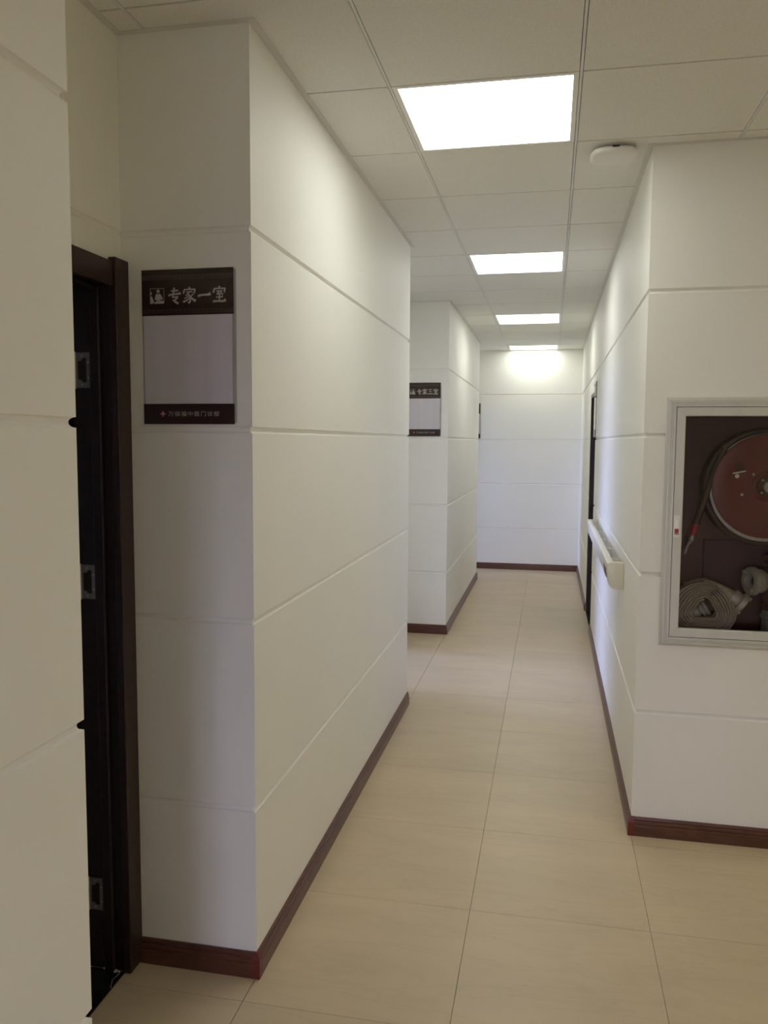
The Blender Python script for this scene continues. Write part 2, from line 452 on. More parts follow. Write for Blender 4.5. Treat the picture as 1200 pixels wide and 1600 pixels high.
# ------------------------------------------------------------------ rooms behind the doorways and the windows
def wbox(name, *b): return struct(MB().box(*b).build(name, 'plaster'))
wbox('wall_room', -1.344, -1.240, Y1+0.13, 4.10, 0, 2.80)          # behind the first pillar
wbox('wall_room', -3.12, -3.0, 0.2, 4.10, 0, 2.80)
wbox('wall_room', -3.12, -1.24, 0.1, 0.2, 0, 2.80)
wbox('wall_room', -4.6, -0.96, 4.10, 4.22, 0, 2.80)
wbox('wall_room', -1.344, -1.240, Y2+0.13, Y2E-0.13, 0, 2.80)
wbox('wall_room', -4.6, XD-0.12, YEND+0.013, YEND+0.12, 0, 2.80)
def window(num, wdef, label):
    ax, pos, a, b, z0, z1 = wdef
    def bx(mb, u0, u1, d0, d1, za, zb):
        if ax == 'y': mb.box(u0, u1, pos-d1, pos-d0, za, zb)
        else: mb.box(pos-d1, pos-d0, u0, u1, za, zb)
    t = 0.05; fr = MB()
    bx(fr, a, a+t, 0.03, 0.08, z0, z1); bx(fr, b-t, b, 0.03, 0.08, z0, z1); bx(fr, a+t, b-t, 0.03, 0.08, z0, z0+t); bx(fr, a+t, b-t, 0.03, 0.08, z1-t, z1)
    mid = (a+b)/2; bx(fr, mid-t/2, mid+t/2, 0.03, 0.08, z0+t, z1-t)
    o = struct(fr.build('window_%d' % num, 'alu'), label)
    for u0, u1 in ((a+t, mid-t/2), (mid+t/2, b-t)):
        p = MB(); bx(p, u0, u1, 0.052, 0.058, z0+t, z1-t); p.build('window_pane', 'warmfilter' if num == 1 else 'pane', o)
for k, wd in enumerate(WINDOWS): window(k+1, wd, None)
# outer wall of the day-lit rooms, with the two window openings
ww = MB()
y_prev = 4.1
for wd in WINDOWS[1:]:
    ww.box(-4.72, -4.6, y_prev, wd[2], -0.01, 2.80); ww.box(-4.72, -4.6, wd[2], wd[3], -0.01, wd[4]); ww.box(-4.72, -4.6, wd[2], wd[3], wd[5], 2.80); y_prev = wd[3]
ww.box(-4.72, -4.6, y_prev, YEND+0.12, -0.01, 2.80)
struct(ww.build('wall_west', 'plaster'))
struct(MB().box(-60, -4.9, -60, 60, -0.5, -0.3).build('ground', 'ground'))
struct(MB().box(-4.899, 60, -60, YS-0.35, -0.5, -0.3).build('ground', 'ground'))

# ------------------------------------------------------------------ doors
def hinge_mesh():
    """jamb leaf with a butterfly cut-out: local u (0..0.043) grows away from the knuckle, z up"""
    cv = bpy.data.curves.new('hinge_outline', 'CURVE'); cv.dimensions = '2D'; cv.fill_mode = 'BOTH'; cv.extrude = 0.001
    def spl(pts):
        s = cv.splines.new('POLY'); s.points.add(len(pts)-1); s.use_cyclic_u = True
        for p, q in zip(s.points, pts): p.co = (q[0], q[1], 0, 1)
    spl([(0, -.05), (.043, -.05), (.043, .05), (0, .05)])
    spl([(.004, -.026), (.013, -.027), (.018, -.033), (.026, -.0355), (.031, -.032), (.0315, -.025), (.0305, -.019), (.031, -.008), (.031, .010), (.030, .020), (.0315, .027),
         (.031, .033), (.025, .036), (.019, .033), (.014, .027), (.004, .026)])
    o = bpy.data.objects.new('tmp', cv); COL.objects.link(o); bpy.context.view_layer.update()
    me = bpy.data.meshes.new_from_object(o.evaluated_get(bpy.context.evaluated_depsgraph_get()))
    bpy.data.objects.remove(o); bpy.data.curves.remove(cv)
    return me
def dark_door_left():
    y0, y1, zh = DOOR1
    d = empty('door_1', (XD, (y0+y1)/2, 0)); struct(d, 'dark wood doorway with steel hinges in the first alcove on the left')
    ox, oy = XD, (y0+y1)/2
    def B(name, m, x0, x1, ya, yb, z0, z1, bev=0.0015):
        return MB().box(x0-ox, x1-ox, ya-oy, yb-oy, z0, z1).build(name, m, d, bevel=bev)
    # casing on the corridor side: two uprights, one head
    B('door_casing', 'casing', XD, XD+0.024, y1-0.014, y1+0.058, 0.004, zh+0.070, 0.003)
    B('door_casing', 'casing', XD, XD+0.024, y0-0.058, y0+0.014, 0.004, zh+0.070, 0.003)
    B('door_casing', 'casing', XD, XD+0.016, y0+0.0145, y1-0.0145, zh-0.012, zh+0.058, 0.003)
    # lining
    B('door_jamb', 'door', XD-0.125, XD-0.0005, y1-0.006, y1+0.03, 0.004, zh)
    B('door_jamb', 'door', XD-0.125, XD-0.0005, y0-0.03, y0+0.006, 0.004, zh)
    B('door_head', 'door', XD-0.125, XD-0.0005, y0, y1, zh-0.006, zh+0.03)
    B('door_stop', 'door', XD-0.062, XD-0.030, y1-0.020, y1-0.0065, 0.004, zh-0.007, 0.004)
    B('door_stop', 'door', XD-0.062, XD-0.030, y0+0.0065, y0+0.020, 0.004, zh-0.007, 0.004)
    B('door_stop', 'door', XD-0.062, XD-0.030, y0+0.021, y1-0.021, zh-0.020, zh-0.0065, 0.004)
    # leaf swung open into the dark room
    lf = B('door_leaf', 'door', XD-0.135-(y1-y0-0.02), XD-0.135, y1-0.022, y1+0.018, 0.012, zh-0.012, 0.002)
    for za, zb in ((0.25, 0.95), (1.10, 1.85)):
        r = MB(); xa, xb = XD-0.135-0.62-ox, XD-0.135-0.12-ox; yy = y1-0.022-oy
        for bxx in ((xa, xb, za, za+.02), (xa, xb, zb-.02, zb), (xa, xa+.02, za+.02, zb-.02), (xb-.02, xb, za+.02, zb-.02)):
            r.box(bxx[0], bxx[1], yy-0.008, yy+0.001, bxx[2], bxx[3])
        r.build('door_moulding', 'door', lf)
    hd = MB(); hx = XD-0.135-0.68-ox
    hd.lathe([(0.025, 0), (0.025, 0.006), (0.009, 0.008), (0.009, 0.045)], (hx, y1-0.022-oy, 1.0), (0, -1, 0), 16); hd.tube([(hx, y1-0.064-oy, 1.0), (hx+0.11, y1-0.064-oy, 1.0)], 0.009)
    hd.build('door_handle', 'steel', lf, smooth=40)
    hm = hinge_mesh(); hm.materials.append(M['dsteel'])
    # map (u, z, thickness) of the hinge to the far lining, facing the camera
    rot = Matrix(((1, 0, 0), (0, 0, 1), (0, 1, 0)))
    me = hm; me.transform(rot.to_4x4())
    for zc in (1.803, 1.192, 0.240):
        h = bpy.data.objects.new('hinge', me); COL.objects.link(h); h.parent = d
        h.location = (XD-0.1085-ox, y1-0.008-oy, zc)
        k = MB()
        for z0_, z1_ in ((-.05, -.022), (-.0205, -.008), (-.0065, .0065), (.008, .0205), (.022, .05)):
            k.lathe([(0.0042, z0_), (0.0042, z1_)], (0, 0, 0), (0, 0, 1), 12)
        k.lathe([(0.0028, -.053), (0.0028, .053)], (0, 0, 0), (0, 0, 1), 10)
        kk = k.build('hinge_knuckle', 'steel', h, (-0.004, -0.002, 0), smooth=40)
        for u, zz in ((.017, .041), (.037, .022), (.037, -.022), (.017, -.041)):
            MB().lathe([(0.0030, 0), (0.0026, 0.0008), (0.0012, 0.0004)], (u, -0.001, zz), (0, -1, 0), 10).build('hinge_screw', 'steel', h)
    # black marble threshold with chipped mortar along its far end
    th = MB(); th.box(XD-0.125-ox, XD-0.001-ox, y0+0.007-oy, y1-0.007-oy, 0.0, 0.004)
    t = th.build('threshold', 'marble', d, bevel=0.001)
    rnd = random.Random(3)
    for cx, cy_, n in ((-0.055, y1-0.010, 4), (-0.02, y1-0.012, 3), (-0.10, y1-0.03, 3)):
        mb = MB()
        for _ in range(n):
            px, py, s = cx+rnd.uniform(-.018, .018), cy_+rnd.uniform(-.004, .004), rnd.uniform(.003, .008)
            ring = [(px+s*(1+rnd.uniform(-.4, .4))*math.cos(a), py-oy+s*.6*(1+rnd.uniform(-.4, .4))*math.sin(a)) for a in [2*PI*q/7 for q in range(7)]]
            mb.prism(ring, 'z', 0.004, 0.004+rnd.uniform(.002, .006))
        mb.build('mortar_chip', 'mortar', t)
    cr = MB(); zig = [(-0.012, y1-0.02), (-0.018, y1-0.05), (-0.010, y1-0.070), (-0.003, y1-0.085)]
    for (xa, ya), (xb, yb) in zip(zig, zig[1:]):
        dx, dy = xb-xa, yb-ya; l = math.hypot(dx, dy); nx, ny = -dy/l*0.0008, dx/l*0.0008
        cr.prism([(xa-nx, ya-ny-oy), (xb-nx, yb-ny-oy), (xb+nx, yb+ny-oy), (xa+nx, ya+ny-oy)], 'z', 0.0038, 0.0044)
    cr.build('crack', 'mortar', t)
dark_door_left()

def dark_door_right():
    y0, y1, zh = DOOR4; oy = (y0+y1)/2
    d = empty('door_2', (XR, oy, 0)); struct(d, 'dark brown recessed door in the right corridor wall beyond the handrail')
    def B(name, m, x0, x1, ya, yb, z0, z1, bev=0.0015):
        return MB().box(x0, x1, ya-oy, yb-oy, z0, z1).build(name, m, d, bevel=bev)
    B('door_jamb', 'casing', 0.002, 0.13, y1-0.03, y1, 0.006, zh)
    B('door_jamb', 'casing', 0.002, 0.13, y0, y0+0.012, 0.006, zh)
    B('door_head', 'casing', 0.002, 0.13, y0+0.0125, y1-0.0305, zh-0.03, zh)
    B('door_stop', 'steel', 0.012, 0.018, y0+0.012, y0+0.018, 0.006, zh-0.031)
    lf = B('door_leaf', 'door', 0.085, 0.125, y0+0.016, y1-0.034, 0.012, zh-0.034)
    for za, zb in ((0.25, 0.95), (1.10, 1.85)):
        r = MB(); ya, yb = y0+0.15-oy, y1-0.17-oy
        for q in ((ya, yb, za, za+.02), (ya, yb, zb-.02, zb), (ya, ya+.02, za+.02, zb-.02), (yb-.02, yb, za+.02, zb-.02)):
            r.box(0.077, 0.086, q[0], q[1], q[2], q[3])
        r.build('door_moulding', 'door', lf)
    hd = MB(); hd.lathe([(0.025, 0), (0.025, 0.006), (0.009, 0.008), (0.009, 0.045)], (0.085, y0+0.07-oy, 1.0), (-1, 0, 0), 16)
    hd.tube([(0.043, y0+0.07-oy, 1.0), (0.043, y0+0.18-oy, 1.0)], 0.009); hd.build('door_handle', 'steel', lf, smooth=40)
    B('threshold', 'marble', 0.0, 0.13, y0+0.001, y1-0.001, 0.0, 0.005)
    # wall behind the leaf
    wbox('wall_room', XR+0.135, XR+0.16, y0-0.15, y1+0.15, 0, 2.80)
dark_door_right()

# ------------------------------------------------------------------ ceiling lights
def ceiling_light(y0, y1, label):
    x0, x1 = CX+0.0060, CX+CS-0.0060
    ox, oy = (x0+x1)/2, (y0+y1)/2
    t = empty('ceiling_light', (ox, oy, CEIL)); tag(t, label, 'light', 'square light panels in the corridor ceiling')
    hx, hy = (x1-x0)/2, (y1-y0)/2; f = 0.0170
    fr = MB()
    fr.box(-hx, -hx+f, -hy, hy, -0.001, 0.02); fr.box(hx-f, hx, -hy, hy, -0.001, 0.02); fr.box(-hx+f, hx-f, -hy, -hy+f, -0.001, 0.02); fr.box(-hx+f, hx-f, hy-f, hy, -0.001, 0.02)
    fr.build('lamp_frame', 'frame', t)
    MB().box(-hx+f, hx-f, -hy+f, hy-f, 0.002, 0.010).build('diffuser', 'lamp', t)
    MB().box(-hx+0.002, hx-0.002, -hy+0.002, hy-0.002, 0.0205, 0.035).build('lamp_housing', 'dsteel', t)
LL = ['nearest and largest lit square panel in the corridor ceiling', 'second lit square ceiling panel along the corridor, counted from the nearest',
      'third lit square ceiling panel along the corridor, one short of the end wall', 'farthest lit ceiling panel, touching the end wall and washing it with light']
for k, y in enumerate(LIGHT_Y):
    ceiling_light(y+0.002, min(y+CS-0.002, YEND-0.024), LL[k])

def lobby_light():
    x0, y0 = CX+5*CS, CY-2*CS
    t = empty('ceiling_light', (x0+CS/2, y0+CS/2, CEIL)); tag(t, 'lit square ceiling panel over the open lobby, outside the photograph on the right', 'light', 'square light panels in the lobby ceiling')
    h = CS/2-0.0085; f = 0.014; fr = MB()
    fr.box(-h, -h+f, -h, h, -0.001, 0.02); fr.box(h-f, h, -h, h, -0.001, 0.02); fr.box(-h+f, h-f, -h, -h+f, -0.001, 0.02); fr.box(-h+f, h-f, h-f, h, -0.001, 0.02)
    fr.build('lamp_frame', 'frame', t)
    MB().box(-h+f, h-f, -h+f, h-f, 0.002, 0.010).build('diffuser', 'warmlamp', t)
    MB().box(-h+0.002, h-0.002, -h+0.002, h-0.002, 0.0205, 0.035).build('lamp_housing', 'dsteel', t)
lobby_light()

# ------------------------------------------------------------------ white rounded device on the ceiling
def ceiling_device():
    t = empty('ceiling_device', (0.212, 3.385, CEIL)); tag(t, 'white rounded square wireless device fixed to the ceiling by the lobby corner', 'device')
    t.rotation_euler = (0, 0, 0.03)
    def ring(h, z, p=3.2, n=48):
        out = []
        for k in range(n):
            a = 2*PI*k/n; c, s = math.cos(a), math.sin(a)
            out.append((h*math.copysign(abs(c)**(2/p), c), h*math.copysign(abs(s)**(2/p), s), z))
        return out
    mb = MB(); mb.loft([ring(0.070, -0.012), ring(0.084, -0.014), ring(0.0885, -0.020), ring(0.0885, -0.026), ring(0.084, -0.032), ring(0.075, -0.0355), ring(0.05, -0.037)])
    b = mb.build('housing', 'white', t, smooth=50)
    MB().box(-0.05, 0.05, -0.05, 0.05, -0.012, -0.0005).build('mounting_plate', 'trim', t, bevel=0.003)
    MB().box(-0.013, 0.013, -0.0895, -0.078, -0.0185, -0.0125).build('cable_notch', 'black', t, bevel=0.001)
    MB().lathe([(0.0015, 0), (0.0015, 0.0006)], (0.0, -0.05, -0.0368), (0, 0, -1), 8).build('status_light', 'paper', b)
ceiling_device()

# ------------------------------------------------------------------ door signs
S = {}
S['zhuan'] = [([(.24,.79),(.5,.80),(.78,.82)], [.085,.08,.10]), ([(.02,.52),(.25,.58),(.6,.60),(.98,.63)], [.12,.09,.10,.15]), ([(.48,.99),(.45,.78),(.40,.55),(.33,.40)], [.10,.10,.10,.09]),
              ([(.32,.40),(.55,.42),(.76,.42)], [.08,.08,.10]), ([(.76,.45),(.62,.30),(.44,.18)], [.11,.10,.07]), ([(.36,.24),(.52,.14),(.78,.01)], [.07,.11,.14])]
ROOF = [([(.50,1.0),(.50,.88)], [.12,.10]), ([(.06,.60),(.08,.74),(.14,.85)], [.09,.10,.09]), ([(.10,.85),(.5,.86),(.93,.85)], [.08,.08,.09]), ([(.92,.88),(.91,.76),(.86,.60)], [.11,.10,.08])]
S['jia'] = ROOF + [([(.27,.70),(.74,.71)], [.065,.07]), ([(.48,.70),(.38,.58),(.20,.48)], [.07,.07,.05]), ([(.38,.58),(.52,.48),(.57,.32),(.55,.12),(.42,.02)], [.07,.09,.10,.10,.12]),
                   ([(.47,.50),(.32,.38),(.10,.30)], [.06,.07,.06]), ([(.53,.36),(.32,.20),(.02,.10)], [.07,.09,.13]), ([(.80,.58),(.68,.48),(.58,.42)], [.07,.07,.05]), ([(.58,.42),(.74,.26),(.98,.14)], [.07,.13,.17])]
S['yi'] = [([(.02,.38),(.08,.46),(.4,.50),(.75,.50),(.98,.56)], [.06,.13,.10,.12,.18])]
S['san'] = [([(.18,.88),(.5,.86),(.82,.90)], [.10,.09,.12]), ([(.22,.52),(.5,.50),(.78,.54)], [.10,.09,.11]), ([(.02,.06),(.1,.13),(.45,.13),(.75,.12),(.98,.20)], [.07,.13,.10,.12,.19])]
S['shi'] = ROOF + [([(.26,.70),(.74,.71)], [.065,.07]), ([(.52,.70),(.42,.60),(.30,.51)], [.07,.07,.06]), ([(.28,.51),(.50,.53),(.68,.55)], [.07,.06,.07]), ([(.58,.64),(.68,.56),(.76,.47)], [.06,.08,.08]),
                   ([(.24,.33),(.5,.34),(.77,.36)], [.08,.075,.09]), ([(.50,.50),(.50,.30),(.50,.10)], [.09,.085,.09]), ([(.01,.02),(.08,.09),(.45,.09),(.78,.08),(.99,.16)], [.06,.13,.10,.13,.19])]
def text_mesh(body, size):
    c = bpy.data.curves.new('t', 'FONT'); c.body = body; c.size = 1.0; c.extrude = 0.0; c.offset = 0.012; c.resolution_u = 2; c.space_character = 1.22
    o = bpy.data.objects.new('t', c); COL.objects.link(o); bpy.context.view_layer.update()
    me = bpy.data.meshes.new_from_object(o.evaluated_get(bpy.context.evaluated_depsgraph_get()))
    bpy.data.objects.remove(o); bpy.data.curves.remove(c)
    xs = [v.co.x for v in me.vertices]; ys = [v.co.y for v in me.vertices]
    return me, min(xs), max(xs), min(ys), max(ys)
SIGN_W = 0.278
def door_sign(loc, rotz, chars, label, footer, thick=0.0):
    """local x to the right, z up, faces -y; origin at the lower left corner on the wall"""
    t = empty('door_sign', loc, rotz); tag(t, label, 'sign', 'brown and clear door signs')
    t.location += Matrix.Rotation(rotz, 3, 'Z') @ Vector((0, -thick, 0))
    W_, H_ = SIGN_W, 0.437
    if thick: MB().box(0.004, W_+0.002, -0.0005-thick, 0.0, 0.003, H_-0.003).build('mounting_block', 'frame', t, (0, thick, 0))
    MB().box(0.0, W_+0.006, -0.0040, -0.0005, 0.004, H_-0.004).build('backing_plate', 'acrylic', t)
    MB().box(0.004, W_-0.004, -0.0052, -0.0041, 0.0585, 0.309).build('paper_insert', 'paper', t)
    hb = MB().box(0.0, W_, -0.0062, -0.0041, 0.3085, H_).build('header_band', 'signbrown', t)
    fb = MB().box(0.0, W_, -0.0062, -0.0041, 0.0, 0.058).build('footer_band', 'signbrown', t)
    yf = -0.0062
    for z0, z1 in ((0.4085, 0.4225), (0.3145, 0.3275)):
        MB().box(0.0, W_, yf-0.0003, yf, z0, z1).build('border_strip', 'signband', hb)
        mb = MB(); h = z1-z0; n = 20; u = W_/n; s = h/7
        for k in range(n):
            x = k*u+u*0.08
            for a, b, c, d in ((0,6,6,7),(0,1,1,6),(1,4.6,1,2),(3.8,4.6,2,4.4),(2.2,3.8,3.6,4.4),(5.4,6,0,6)):
                mb.box(x+a*u*.15, x+b*u*.15, yf-0.0006, yf-0.0003, z0+c*s, z0+d*s)
        mb.build('border_pattern', 'signbrown', hb)
    if chars:
        # pictogram: doctor behind a desk with a visitor
        mb = MB(); x0, z0, s = 0.026, 0.342, 0.043
        P = lambda pts: mb.prism([(x0+a*s, z0+b*s) for a, b in pts], 'y', yf-0.0006, yf)
        for r in (((0,0),(1,0),(1,.02),(0,.02)), ((0,.98),(1,.98),(1,1),(0,1)), ((0,.02),(.02,.02),(.02,.98),(0,.98)), ((.98,.02),(1,.02),(1,.98),(.98,.98))): P(r)
        P([(.58+.11*math.cos(a), .81+.12*math.sin(a)) for a in [2*PI*k/16 for k in range(16)]])
        P([(.04+.09*math.cos(a), .68+.10*math.sin(a)) for a in [2*PI*k/12-PI/2 for k in range(7)]])
        P([(.03,.03),(.30,.06),(.24,.22),(.16,.44),(.10,.50),(.03,.50)])
        P([(.32,.30),(.40,.56),(.48,.66),(.56,.62),(.60,.62),(.68,.66),(.78,.58),(.92,.30),(.80,.24),(.76,.36),(.74,.22),(.44,.22),(.45,.36),(.42,.24)])
        P([(.34,.02),(.97,.02),(.97,.18),(.60,.20),(.36,.14)])
        mb.build('pictogram', 'signink', hb)
        xs = 0.0815; step = 0.0452
        for k, ch in enumerate(chars):
            mb = MB(); cw, chh = 0.0395, 0.0455; zb = 0.3405
            for pts, wd in S[ch]:
                ribbon(mb, [(xs+k*step+a*cw, zb+b*chh) for a, b in pts], [q*cw*1.24 for q in wd], yf-0.0006, yf)
            mb.build('letter', 'signink', hb)
    if footer:
        me, xa, xb, ya, yb = text_mesh('\u4e07\u797a\u798f\u4e2d\u533b\u95e8\u8bca\u90e8', 1)
        sx, sz = 0.157/(xb-xa), 0.0145/(yb-ya)
        me.transform(Matrix(((sx, 0, 0, 0.0755-xa*sx), (0, 0, 1, yf-0.0004), (0, sz, 0, 0.0225-ya*sz), (0, 0, 0, 1))))
        me.name = 'footer_lettering'; me.materials.clear(); me.materials.append(M['signink2'])
        o = bpy.data.objects.new('lettering', me); COL.objects.link(o); o.parent = fb
        mb = MB(); cx, cz = 0.0595, 0.0295
        mb.box(cx-.0085, cx+.0085, yf-.0005, yf, cz-.0028, cz+.0028); mb.box(cx-.0028, cx+.0028, yf-.0005, yf, cz-.0085, cz-.0028); mb.box(cx-.0028, cx+.0028, yf-.0005, yf, cz+.0028, cz+.0085)
        mb.build('red_cross', 'cross', fb)
        mb = MB(); mb.box(cx-.006, cx+.006, yf-.0008, yf-.0005, cz-.0011, cz+.0011); mb.box(cx-.0011, cx+.0011, yf-.0008, yf-.0005, cz-.006, cz-.0011); mb.box(cx-.0011, cx+.0011, yf-.0008, yf-.0005, cz+.0011, cz+.006)
        mb.build('cross_centre', 'signink', fb)
door_sign((-1.160, Y1, 1.6515), 0, ['zhuan', 'jia', 'yi', 'shi'], 'large brown and clear door sign on the nearest pillar, left foreground', True)
door_sign((-1.173, Y2, 1.650), 0, ['zhuan', 'jia', 'san', 'shi'], 'smaller looking brown and clear door sign on the second pillar, partly behind the long wall', True)
door_sign((-1.160, YEND, 1.650), 0, [], 'sliver of brown door sign on the end wall, almost hidden by the far pillar', False)
door_sign((XR, 6.90, 1.650), PI*1.5, [], 'door sign seen edge-on upon the right corridor wall next to the dark door', False, 0.016)

# ------------------------------------------------------------------ corridor handrail
def handrail():
    y0, y1 = 4.03, 6.32; L = y1-y0
    t = empty('handrail', (XR, y0, 0.898)); tag(t, 'cream hospital handrail on short brackets along the right corridor wall', 'handrail')
    # end caps return to the wall: profile in xz, rounded lower outer corner
    capp = [(-0.0005, 0.0), (-0.030, 0.001), (-0.048, 0.004), (-0.060, 0.012), (-0.069, 0.026), (-0.0745, 0.045), (-0.0795, 0.095), (-0.0815, 0.118), (-0.0785, 0.127), (-0.070, 0.1305), (-0.0005, 0.1305)]
    for a, b, nm in ((0.0, 0.062, 'end_cap'), (L-0.062, L, 'end_cap')):
        MB().prism(capp, 'y', a, b).build(nm, 'cream', t, bevel=0.003, smooth=35)
    # grip cover: hollow shell seen from above with the gap behind it
    outer = [(-0.036, 0.006), (-0.052, 0.010), (-0.063, 0.020), (-0.071, 0.036), (-0.0755, 0.056), (-0.0795, 0.096), (-0.0805, 0.114), (-0.0770, 0.124), (-0.0690, 0.128), (-0.0500, 0.128), (-0.0430, 0.123), (-0.042, 0.110)]
    inner = [(-0.0455, 0.110), (-0.0490, 0.121), (-0.067, 0.122), (-0.073, 0.112), (-0.0715, 0.095), (-0.067, 0.056), (-0.060, 0.036), (-0.052, 0.024), (-0.036, 0.016)]
    MB().prism(outer+inner, 'y', 0.0625, L-0.0625).build('grip_cover', 'creamtop', t, smooth=35)
    # brown strip set into the front face beside the cap
    MB().prism([(-0.0762, 0.050), (-0.0800, 0.094), (-0.0812, 0.094), (-0.0774, 0.050)], 'y', 0.064, 0.245).build('brown_strip', 'brownvinyl', t)
    MB().box(-0.004, -0.0005, 0.064, L-0.064, 0.02, 0.05).build('wall_rail', 'creamtop', t)
    for k in range(5):
        yb = 0.36+k*0.45
        mb = MB(); mb.prism([(-0.0005, 0.030), (-0.058, 0.030), (-0.066, 0.060), (-0.0655, 0.104), (-0.048, 0.106), (-0.0005, 0.098)], 'y', yb-0.007, yb+0.007)
        mb.build('bracket', 'creamtop', t, bevel=0.002)
handrail()

# ------------------------------------------------------------------ fire hose cabinet
KX, KZ = 0.80, 0.80                       # cabinet centre line and bottom
def rail_frame(parent, name, m, x0, x1, z0, z1, prof, y):
    """four mitred rails; prof: list of (inset from outer edge, y offset) closed polygon"""
    cs = [(x0, z0, 1, 1), (x1, z0, -1, 1), (x1, z1, -1, -1), (x0, z1, 1, -1)]
    for k in range(4):
        a, b = cs[k], cs[(k+1) % 4]
        e = 0.00025
        def ring(c, sgn):
            dx, dz = (b[0]-a[0]), (b[1]-a[1]); l = math.hypot(dx, dz); dx, dz = dx/l*e*sgn, dz/l*e*sgn
            return [(c[0]+c[2]*i+dx, y+yo, c[1]+c[3]*i+dz) for i, yo in prof]
        MB().loft([ring(a, 1), ring(b, -1)]).build(name, m, parent, smooth=20)
def cabinet():
    hw, h = 0.3615, 0.983
    t = empty('fire_hose_cabinet', (KX, YR, KZ)); tag(t, 'silver framed glass-door fire hose cabinet recessed in the right lobby wall', 'cabinet')
    # aluminium surround with fine ridges
    prof = [(0.0, -0.0005), (0.0, -0.004), (0.003, -0.0075), (0.010, -0.0105), (0.0105, -0.0125), (0.018, -0.0130), (0.0185, -0.0112), (0.0205, -0.0112), (0.021, -0.0134),
            (0.0245, -0.0136), (0.025, -0.0120), (0.027, -0.0120), (0.0275, -0.0142), (0.032, -0.0144), (0.0362, -0.0144), (0.0362, 0.010), (0.0215, 0.010), (0.0215, -0.0005)]
    rail_frame(t, 'surround_rail', 'alu', -hw, hw, 0.0, h, prof, 0)
    # hinged door: stiles, glass, catch
    dr = empty('cabinet_door', (0, 0, 0)); dr.parent = t
    dprof = [(0.0, 0.006), (0.0, -0.0115), (0.0012, -0.0128), (0.0315, -0.0128), (0.0345, -0.0105), (0.0352, -0.002), (0.0352, 0.006)]
    rail_frame(dr, 'door_rail', 'alu', -hw+0.0380, hw-0.0380, 0.0380, h-0.0380, dprof, 0)
    MB().box(-hw+0.0710, hw-0.0710, 0.000, 0.004, 0.071, h-0.071).build('glass_pane', 'glass', dr)
    lt = MB().box(-0.013, 0.013, -0.004, 0.0, -0.044, 0.044).build('latch', 'white', dr, (-0.3095, -0.0129, 0.4785), bevel=0.0015)
    MB().box(-0.008, 0.008, -0.0065, -0.0042, -0.008, 0.027).build('latch_slider', 'frame', dr, (-0.3095, -0.0129, 0.4785), bevel=0.001)
    MB().box(-0.0075, 0.0075, -0.0052, -0.0041, -0.0255, -0.009).build('latch_red_mark', 'redband', dr, (-0.3095, -0.0129, 0.4785))
    MB().box(-0.008, 0.008, -0.0050, -0.0041, -0.0315, -0.0262).build('latch_slot', 'dsteel', dr, (-0.3095, -0.0129, 0.4785))
    # steel box
    b0, b1, d = hw-0.025, hw-0.025, 0.235
    bx = MB(); bw = 0.3365
    bx.box(-bw, bw, d, d+0.004, 0.024, h-0.024); bx.box(-bw, -bw+0.002, 0.011, d, 0.024, h-0.024); bx.box(bw-0.002, bw, 0.011, d, 0.024, h-0.024)
    bx.box(-bw+0.002, bw-0.002, 0.011, d, 0.024, 0.028); bx.box(-bw+0.002, bw-0.002, 0.011, d, h-0.028, h-0.024)
    bx.build('steel_box', 'boxred', t)
    MB().box(-0.165, 0.25, d-0.022, d-0.0005, 0.165, 0.405).build('recess_cover', 'boxdark', t, bevel=0.003)
    lb = MB().box(-0.228, -0.118, d-0.0035, d-0.0005, 0.872, 0.924).build('notice_plate', 'boxred', t, bevel=0.001)
    mb = MB()
    for k in range(5): mb.box(-0.218+k*0.018, -0.206+k*0.018, d-0.0042, d-0.0036, 0.904, 0.916)
    mb.box(-0.222, -0.128, d-0.0042, d-0.0036, 0.880, 0.884)
    mb.build('worn_print', 'boxdark', lb)
    MB().lathe([(0.008, 0), (0.008, 0.004), (0.004, 0.005), (0.004, 0.012)], (-0.312, d, 0.545), (0, -1, 0), 12).build('box_bolt', 'steel', t, smooth=40)
cabinet()

